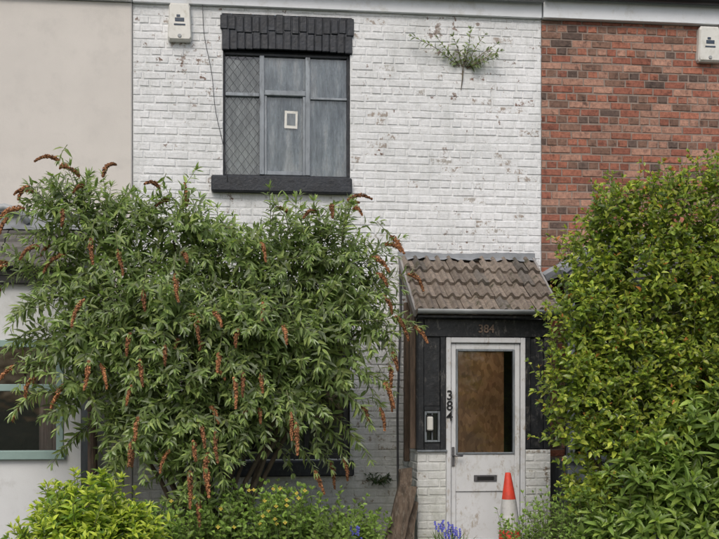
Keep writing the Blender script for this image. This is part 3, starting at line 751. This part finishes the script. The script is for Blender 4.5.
for c in cl:
    b0=np.array([-.2+rng.uniform(-.15,.15),-1.25+rng.uniform(-.1,.1),0]); e1=np.array(c[:3]); mid=(b0+e1)/2+np.array([(e1[0]-b0[0])*-.15,.05,.15])
    pts=[]
    for k in range(9):
        t_=k/8; q=b0*(1-t_)**2+mid*2*t_*(1-t_)+e1*t_*t_; pts.append(q+rng.normal(size=3)*.012)
    tr.tube(pts,[.032*(1-.75*k/8) for k in range(9)],7)
tr.obj("trunk_and_limbs",M['bark'],bud,smooth=True)
lv.obj("leaves",M['budleaf'],bud); st.obj("stems",M['floret'],bud,cols=True); fl.obj("seed_heads",M['floret'],bud,cols=True)

# ---- RIGHT HEDGE SHRUB
hd=empty("garden_shrub"); lv=Leaves(); st=MB()
cl2=[(3.17,3.05,.29),(3.60,3.09,.37),(4.03,3.13,.42),(4.6,3.1,.5),(3.0,2.67,.33),(3.43,2.59,.5),(4.03,2.5,.58),(2.86,2.26,.33),(3.17,2.01,.5),(3.77,1.85,.58),(2.82,1.68,.34),(2.84,1.27,.26),(3.35,1.35,.55),(3.9,1.3,.5),(4.8,2.3,.65),(4.8,1.4,.65),(5.2,.6,.6),(4.3,2.1,.55),(5.3,2.6,.5),(2.95,.8,.25)]
cl2=[(x,-2.2+rng.uniform(-.15,.12),z,r*.84) for x,z,r in cl2]
w2=np.array([c[3]**2.0*(.3 if c[0]>4.5 else 1) for c in cl2]); w2/=w2.sum()
def hcol(f):
    k=rng.uniform(.65,1.25); q=rng.random()
    c=np.array([.21,.285,.045])*k
    if q<.35: c=np.array([.36,.41,.065])*k
    elif q<.5: c=np.array([.11,.175,.04])*k
    if f>.8:
        c=c*1.2
        if rng.random()<.07: c=np.array([.46,.18,.06])*k
    return tuple(c)
for i in range(3500):
    c=cl2[rng.choice(len(cl2),p=w2)]; v=rv(); v[1]-=.4; v[0]-=.1; v/=np.linalg.norm(v)
    s=np.array(c[:3])+v*c[3]*rng.uniform(.35,1.0)
    d=v*.7+np.array([0,0,.8])+rng.normal(size=3)*.35
    shoot(lv,st,s,d,rng.uniform(.11,.26),int(rng.integers(6,10)),rng.uniform(.06,.09),rng.uniform(.034,.046),hcol,arrange='alt',droop=.3,spread=.9,stemr=.003,face=.9,shrink=.3)
for (x,z) in [(3.05,3.2),(3.15,3.25),(3.3,3.3),(3.5,3.4),(3.7,3.4),(3.9,3.5),(4.05,3.55),(2.95,3.1),(2.85,2.7),(2.66,2.4),(2.62,2.2),(2.58,2.0),(2.58,1.75)]:
    for q in range(4): shoot(lv,st,(x+rng.uniform(-.08,.08),-2.25+rng.uniform(-.2,.1),z-.12),(rng.uniform(-.6,.3),rng.uniform(-.4,.1),1),rng.uniform(.18,.34),9,.065,.034,hcol,arrange='alt',droop=.5,stemr=.003,face=.7,shrink=.3)
tr=MB()
for c in cl2:
    b0=np.array([3.6+rng.uniform(-.5,.5),-2.15,0]); e1=np.array(c[:3]); pts=[b0*(1-t_)+e1*t_+rng.normal(size=3)*.02 for t_ in np.linspace(0,1,7)]
    tr.tube(pts,[.03*(1-.7*k/6) for k in range(7)],6)
tr.obj("trunk_and_limbs",M['bark'],hd,smooth=True)
lv.obj("leaves",M['hedgeleaf'],hd); st.obj("stems",M['floret'],hd,cols=True)

# ---- large-leaved shrub bottom right
rh=empty("rhododendron_shrub"); lv=Leaves(); st=MB()
def rcolr(f):
    k=rng.uniform(.65,1.3); c=np.array([.17,.255,.06])*k
    if rng.random()<.35: c=np.array([.27,.36,.08])*k
    return tuple(c)
cl3=[(3.75,-2.5,1.35,.38),(3.35,-2.55,1.0,.36),(3.95,-2.55,.85,.42),(3.3,-2.6,.62,.34),(3.0,-2.45,.5,.26),(3.8,-2.65,.5,.38),(4.5,-2.5,1.2,.5),(4.5,-2.5,.6,.5)]
for i in range(640):
    c=cl3[int(rng.integers(len(cl3)))]; v=rv(); v[1]-=.5; v/=np.linalg.norm(v); s=np.array(c[:3])+v*c[3]*rng.uniform(.3,1)
    shoot(lv,st,s,v*.6+np.array([0,-.1,.9])+rng.normal(size=3)*.3,rng.uniform(.06,.12),7,rng.uniform(.13,.18),rng.uniform(.042,.055),rcolr,arrange='alt',droop=.4,spread=1.2,stemr=.005,shrink=.3,face=.7)
tr=MB()
for c in cl3: tr.tube([(3.7,-2.4,0),((3.7+c[0])/2,-2.42,c[2]*.5),c[:3]],[.03,.02,.01],6)
tr.obj("trunk_and_limbs",M['bark'],rh,smooth=True)
lv.obj("leaves",M['hedgeleaf'],rh); st.obj("stems",M['floret'],rh,cols=True)

# ---- golden shrub bottom left
gs=empty("golden_choisya_shrub"); lv=Leaves(); st=MB()
def gcol(f):
    k=rng.uniform(.7,1.2); c=np.array([.28,.38,.05])*k
    if f>.6: c=np.array([.48,.56,.075])*k
    if rng.random()<.2: c=np.array([.14,.24,.04])*k
    return tuple(c)
for i in range(420):
    c=[(-1.05,-2.8,.60,.42),(-1.26,-2.8,.44,.32),(-.82,-2.8,.46,.34),(-1.0,-3.0,.3,.4)][int(rng.integers(4))]
    v=rv(); v[1]-=.3; v[2]=abs(v[2])*.9; v/=np.linalg.norm(v); s=np.array(c[:3])+v*c[3]*rng.uniform(.35,.85)
    shoot(lv,st,s,v*.6+np.array([0,0,.9])+rng.normal(size=3)*.2,rng.uniform(.10,.22),6,rng.uniform(.08,.105),rng.uniform(.03,.038),gcol,arrange='opp',droop=.2,spread=1.0,stemr=.004,shrink=.2,face=.4)
lv.obj("leaves",M['hedgeleaf'],gs); st.obj("stems",M['floret'],gs,cols=True)

# ---- under-planting
def fern_patch(name,areas,n,colr,ll=.055,lw=.028,hmax=.8):
    e=empty(name); lv=Leaves(); st=MB()
    def cf(f):
        k=rng.uniform(.6,1.3); c=np.array(colr)*k
        return tuple(c*(1.2 if f>.7 else 1))
    for i in range(n):
        x0,x1,y0,y1,h=areas[int(rng.integers(len(areas)))]
        x=rng.uniform(x0,x1);y=rng.uniform(y0,y1);hh=h*rng.uniform(.55,1)
        s=(x,y,hh*.35); d=(rng.uniform(-.35,.35),rng.uniform(-.4,.2),1)
        shoot(lv,st,s,d,hh*.6,int(rng.integers(9,15)),ll*rng.uniform(.8,1.3),lw,cf,arrange='alt',droop=.4,spread=1.0,stemr=.003,face=.7,shrink=.35)
    lv.obj("leaves",M['budleaf'],e); st.obj("stems",M['floret'],e,cols=True); return e
pp=fern_patch("welsh_poppy_plants",[(-.55,.95,-1.9,-1.1,.92),(-.2,.6,-2.0,-1.3,.99),(.5,1.30,-1.5,-.8,.68),(-.8,-.3,-2.2,-1.7,.8)],620,(.19,.29,.06),.07,.042)
fern_patch("garden_weeds",[(2.25,2.95,-2.2,-1.9,.78),(2.5,2.95,-2.4,-2.0,.95),(2.75,3.0,-2.4,-2.0,1.05)],380,(.19,.29,.065),.055,.026)
def flower(mb,p,r,c,petals=4):
    p=np.array(p); n=np.array([rng.uniform(-.4,.4),-1,rng.uniform(.1,.9)]); n/=np.linalg.norm(n); u=np.cross(n,[0,0,1.]); u/=np.linalg.norm(u); w=np.cross(u,n)
    for k in range(petals):
        t0=2*math.pi*k/petals; pts=[p]
        for dt,rr in((-.6,.7),(-.3,1.0),(.3,1.0),(.6,.7)):
            pts.append(p+(u*math.cos(t0+dt)+w*math.sin(t0+dt))*r*rr+n*r*.35*rr)
        kk=rng.uniform(.8,1.1); mb.add(pts,[(0,1,2,3,4)],tuple(v*kk for v in c))
fm=MB()
for i in range(22):
    x=rng.choice([rng.uniform(-.5,.0),rng.uniform(.1,.6),rng.uniform(.1,.6)]); y=rng.uniform(-2.3,-2.0); z=rng.uniform(.58,.90); flower(fm,(x,y,z),.017,(.75,.55,.03)); fm.tube([(x,y+.01,z-.01),(x+.02,y+.05,z-.3)],[.002,.002],3,(.1,.18,.04))
fm.obj("yellow_flowers",M['petals'],pp,cols=True)
bb=empty("bluebell_plants"); fm=MB(); lv=Leaves()
for (cx,cy,cz) in [(1.0,-1.6,.50),(1.87,-1.2,.46),(1.96,-1.25,.42)]:
    for i in range(8):
        x=cx+rng.uniform(-.07,.07); z=cz+rng.uniform(-.09,.05); y=cy+rng.uniform(-.05,.05)
        fm.tube([(x,y,z),(x+.01,y,z-.4)],[.003,.004],3,(.08,.15,.04))
        for k in range(4): flower(fm,(x+rng.uniform(-.015,.015),y-.01,z-k*.02),.012,(.10,.11,.52),5)
    for i in range(26): lv.add(np.array([cx+rng.uniform(-.06,.06),cy,0.02]),np.array([rng.uniform(-.3,.3),rng.uniform(-.3,.3),1]),rv(),rng.uniform(.3,.46),.018,(.11,.2,.05))
fm.obj("blue_flowers",attr_mat("blue_petal",.6,.1),bb,cols=True); lv.obj("leaves",M['hedgeleaf'],bb)

# ---- seedlings rooted in the wall
ws=empty("wall_sprig_plant"); lv=Leaves(); st=MB()
def scol(f):
    k=rng.uniform(.7,1.2); return tuple(np.array([.19,.24,.12])*k)
root=(2.31,-.01,4.95)
for (dx,dz,L) in [(-.75,.75,.58),(-.6,.85,.36),(-.25,.95,.30),(.3,.9,.36),(.6,.6,.38),(.8,.35,.30),(.1,.8,.22),(.45,.75,.36),(.7,.5,.38),(.9,.5,.30)]:
    m=np.array(root)+np.array([dx,-.12,dz])*.05
    shoot(lv,st,root if L<.3 else m,(dx,-.28,dz),L,int(L*26),.075,.026,scol,droop=.3,spread=.9,stemr=.005,stemc=(.14,.11,.07),face=.9,shrink=.3)
st.tube([root,(2.30,-.03,4.85),(2.29,-.01,4.75)],[.008,.006,.003],4,(.12,.1,.07))
lv.obj("leaves",M['budleaf'],ws); st.obj("stems",M['floret'],ws,cols=True)
ws2=empty("wall_sprig_plant.001"); lv=Leaves(); st=MB()
for a_ in range(9): shoot(lv,st,(1.43,-.01,.76),(rng.uniform(-1,1),-.5,rng.uniform(.2,1)),.14,4,.07,.026,lambda f:(.04,.075,.03),droop=.5)
lv.obj("leaves",M['budleaf'],ws2); st.obj("stems",M['floret'],ws2,cols=True)

# ---- old timbers leaning by porch
lg=MB()
def plank(p0,p1,w,tk):
    p0=np.array(p0);p1=np.array(p1);d=(p1-p0);d/=np.linalg.norm(d);u=np.cross(d,[0,1,0]);u/=np.linalg.norm(u);v=np.cross(d,u)
    V=[];n=7
    for i in range(n):
        c=p0+(p1-p0)*i/(n-1); 
        for a_,b_ in((-1,-1),(1,-1),(1,1),(-1,1)):
            V.append(c+u*a_*w/2*rng.uniform(.85,1.1)+v*b_*tk/2*rng.uniform(.8,1.1)+ (d*rng.uniform(-.03,.03) if i==n-1 else 0))
    F=[(0,1,2,3)[::-1],tuple(range(4*n-4,4*n))]
    for i in range(n-1):
        for k in range(4): F.append((4*i+k,4*i+(k+1)%4,4*i+4+(k+1)%4,4*i+4+k))
    lg.add(V,F)
plank((1.36,-1.15,0),(1.58,-1.0,.80),.17,.12); plank((1.52,-1.1,0),(1.63,-.95,.68),.12,.08); plank((1.55,-1.02,.60),(1.57,-.92,.97),.12,.09)
lg.obj("weathered_log",M['log'])

# ---- traffic cone
tc=empty("traffic_cone"); cx,cy=2.44,-1.45
def revolve(name,prof,mat,seg=28):
    mb=MB();V=[];F=[]
    for (r,z) in prof:
        r*=.78
        for k in range(seg): V.append((cx+r*math.cos(2*math.pi*k/seg)+(z-.2)*-.035,cy+r*math.sin(2*math.pi*k/seg),z))
    for i in range(len(prof)-1):
        for k in range(seg): F.append((i*seg+k,i*seg+(k+1)%seg,(i+1)*seg+(k+1)%seg,(i+1)*seg+k))
    mb.add(V,F); mb.obj(name,mat,tc,smooth=True)
z0=.17
zz=lambda h: z0+h
revolve("cone_lower",[(.155,zz(.03)),(.150,zz(.06)),(.118,zz(.28))],M['conered'])
revolve("reflective_sleeve",[(.1195,zz(.28)),(.082,zz(.55))],M['conewhite'])
revolve("cone_top",[(.080,zz(.55)),(.034,zz(.775)),(.028,zz(.785)),(.022,zz(.782)),(.018,zz(.70))],M['conered'])
box("cone_base",cx-.16,cx+.16,cy-.16,cy+.16,z0-.0,z0+.04,M['blackgutter'],tc,.012)
box("garden_step",2.1,2.9,-1.75,-1.16,.012,z0-.002,M['paving'],None,.012)

# ------------------------------------------------------------------ ground
def sheet(nm,x0,x1,y0,y1,z,mat):
    mb=MB(); mb.add([(x0,y0,z),(x1,y0,z),(x1,y1,z),(x0,y1,z)],[(0,1,2,3)]); return mb.obj(nm,mat)
sheet("ground",-300,300,-300,300,-.12,M['grass'])
box("garden_soil",-5.6,7.25,-3.8,7.1,-.11,0.0,M['soil'],None,.01)
sheet("garden_path",1.95,2.8,-3.8,-.9,.008,M['paving'])
box("pavement",-40,40,-5.6,-3.81,-.11,-.01,M['paving'],None,.01)
box("kerb",-40,40,-5.75,-5.605,-.115,-.005,M['kerb'],None,.02)
sheet("road",-40,40,-10.2,-5.75,-.112,M['asphalt'])
mb=MB()
for i in range(12): mb.add([(-30+i*5,-8.05,-.108),(-28+i*5,-8.05,-.108),(-28+i*5,-7.95,-.108),(-30+i*5,-7.95,-.108)],[(0,1,2,3)])
mb.obj("road_marking",M['paint'])
box("pavement.001",-40,40,-12.5,-10.2,-.11,-.01,M['paving'],None,.01)

# ------------------------------------------------------------------ light
el,azx,azy=48,-.35,-1.0
w=bpy.data.worlds.new("World"); scene.world=w; w.use_nodes=True; nt=w.node_tree
sky=nt.nodes.new("ShaderNodeTexSky"); sky.sky_type='NISHITA'; sky.sun_disc=False; sky.sun_elevation=math.radians(el); sky.sun_rotation=math.atan2(azx,azy)
sky.dust_density=4; sky.air_density=1.0; sky.ozone_density=1.0
nt.links.new(sky.outputs[0],nt.nodes["Background"].inputs[0]); nt.nodes["Background"].inputs[1].default_value=.145
sd=bpy.data.lights.new("sun",'SUN'); sd.energy=1.35; sd.angle=math.radians(28); sd.color=(1,.96,.9)
so=bpy.data.objects.new("sun",sd); col.objects.link(so)
h=math.hypot(azx,azy); dirv=Vector((azx/h*math.cos(math.radians(el)),azy/h*math.cos(math.radians(el)),math.sin(math.radians(el))))
so.rotation_euler=dirv.to_track_quat('Z','Y').to_euler(); so.location=(0,-5,12)
scene.view_settings.view_transform='Standard'; scene.view_settings.look='None'; scene.view_settings.exposure=0

cam=bpy.data.cameras.new("camera"); co=bpy.data.objects.new("camera",cam); col.objects.link(co)
co.location=(0,-11,1.6); co.rotation_euler=(math.radians(90),0,math.radians(-6.5)); cam.lens=55.08; cam.sensor_width=36; cam.shift_y=.1815; cam.clip_end=1000
scene.camera=co
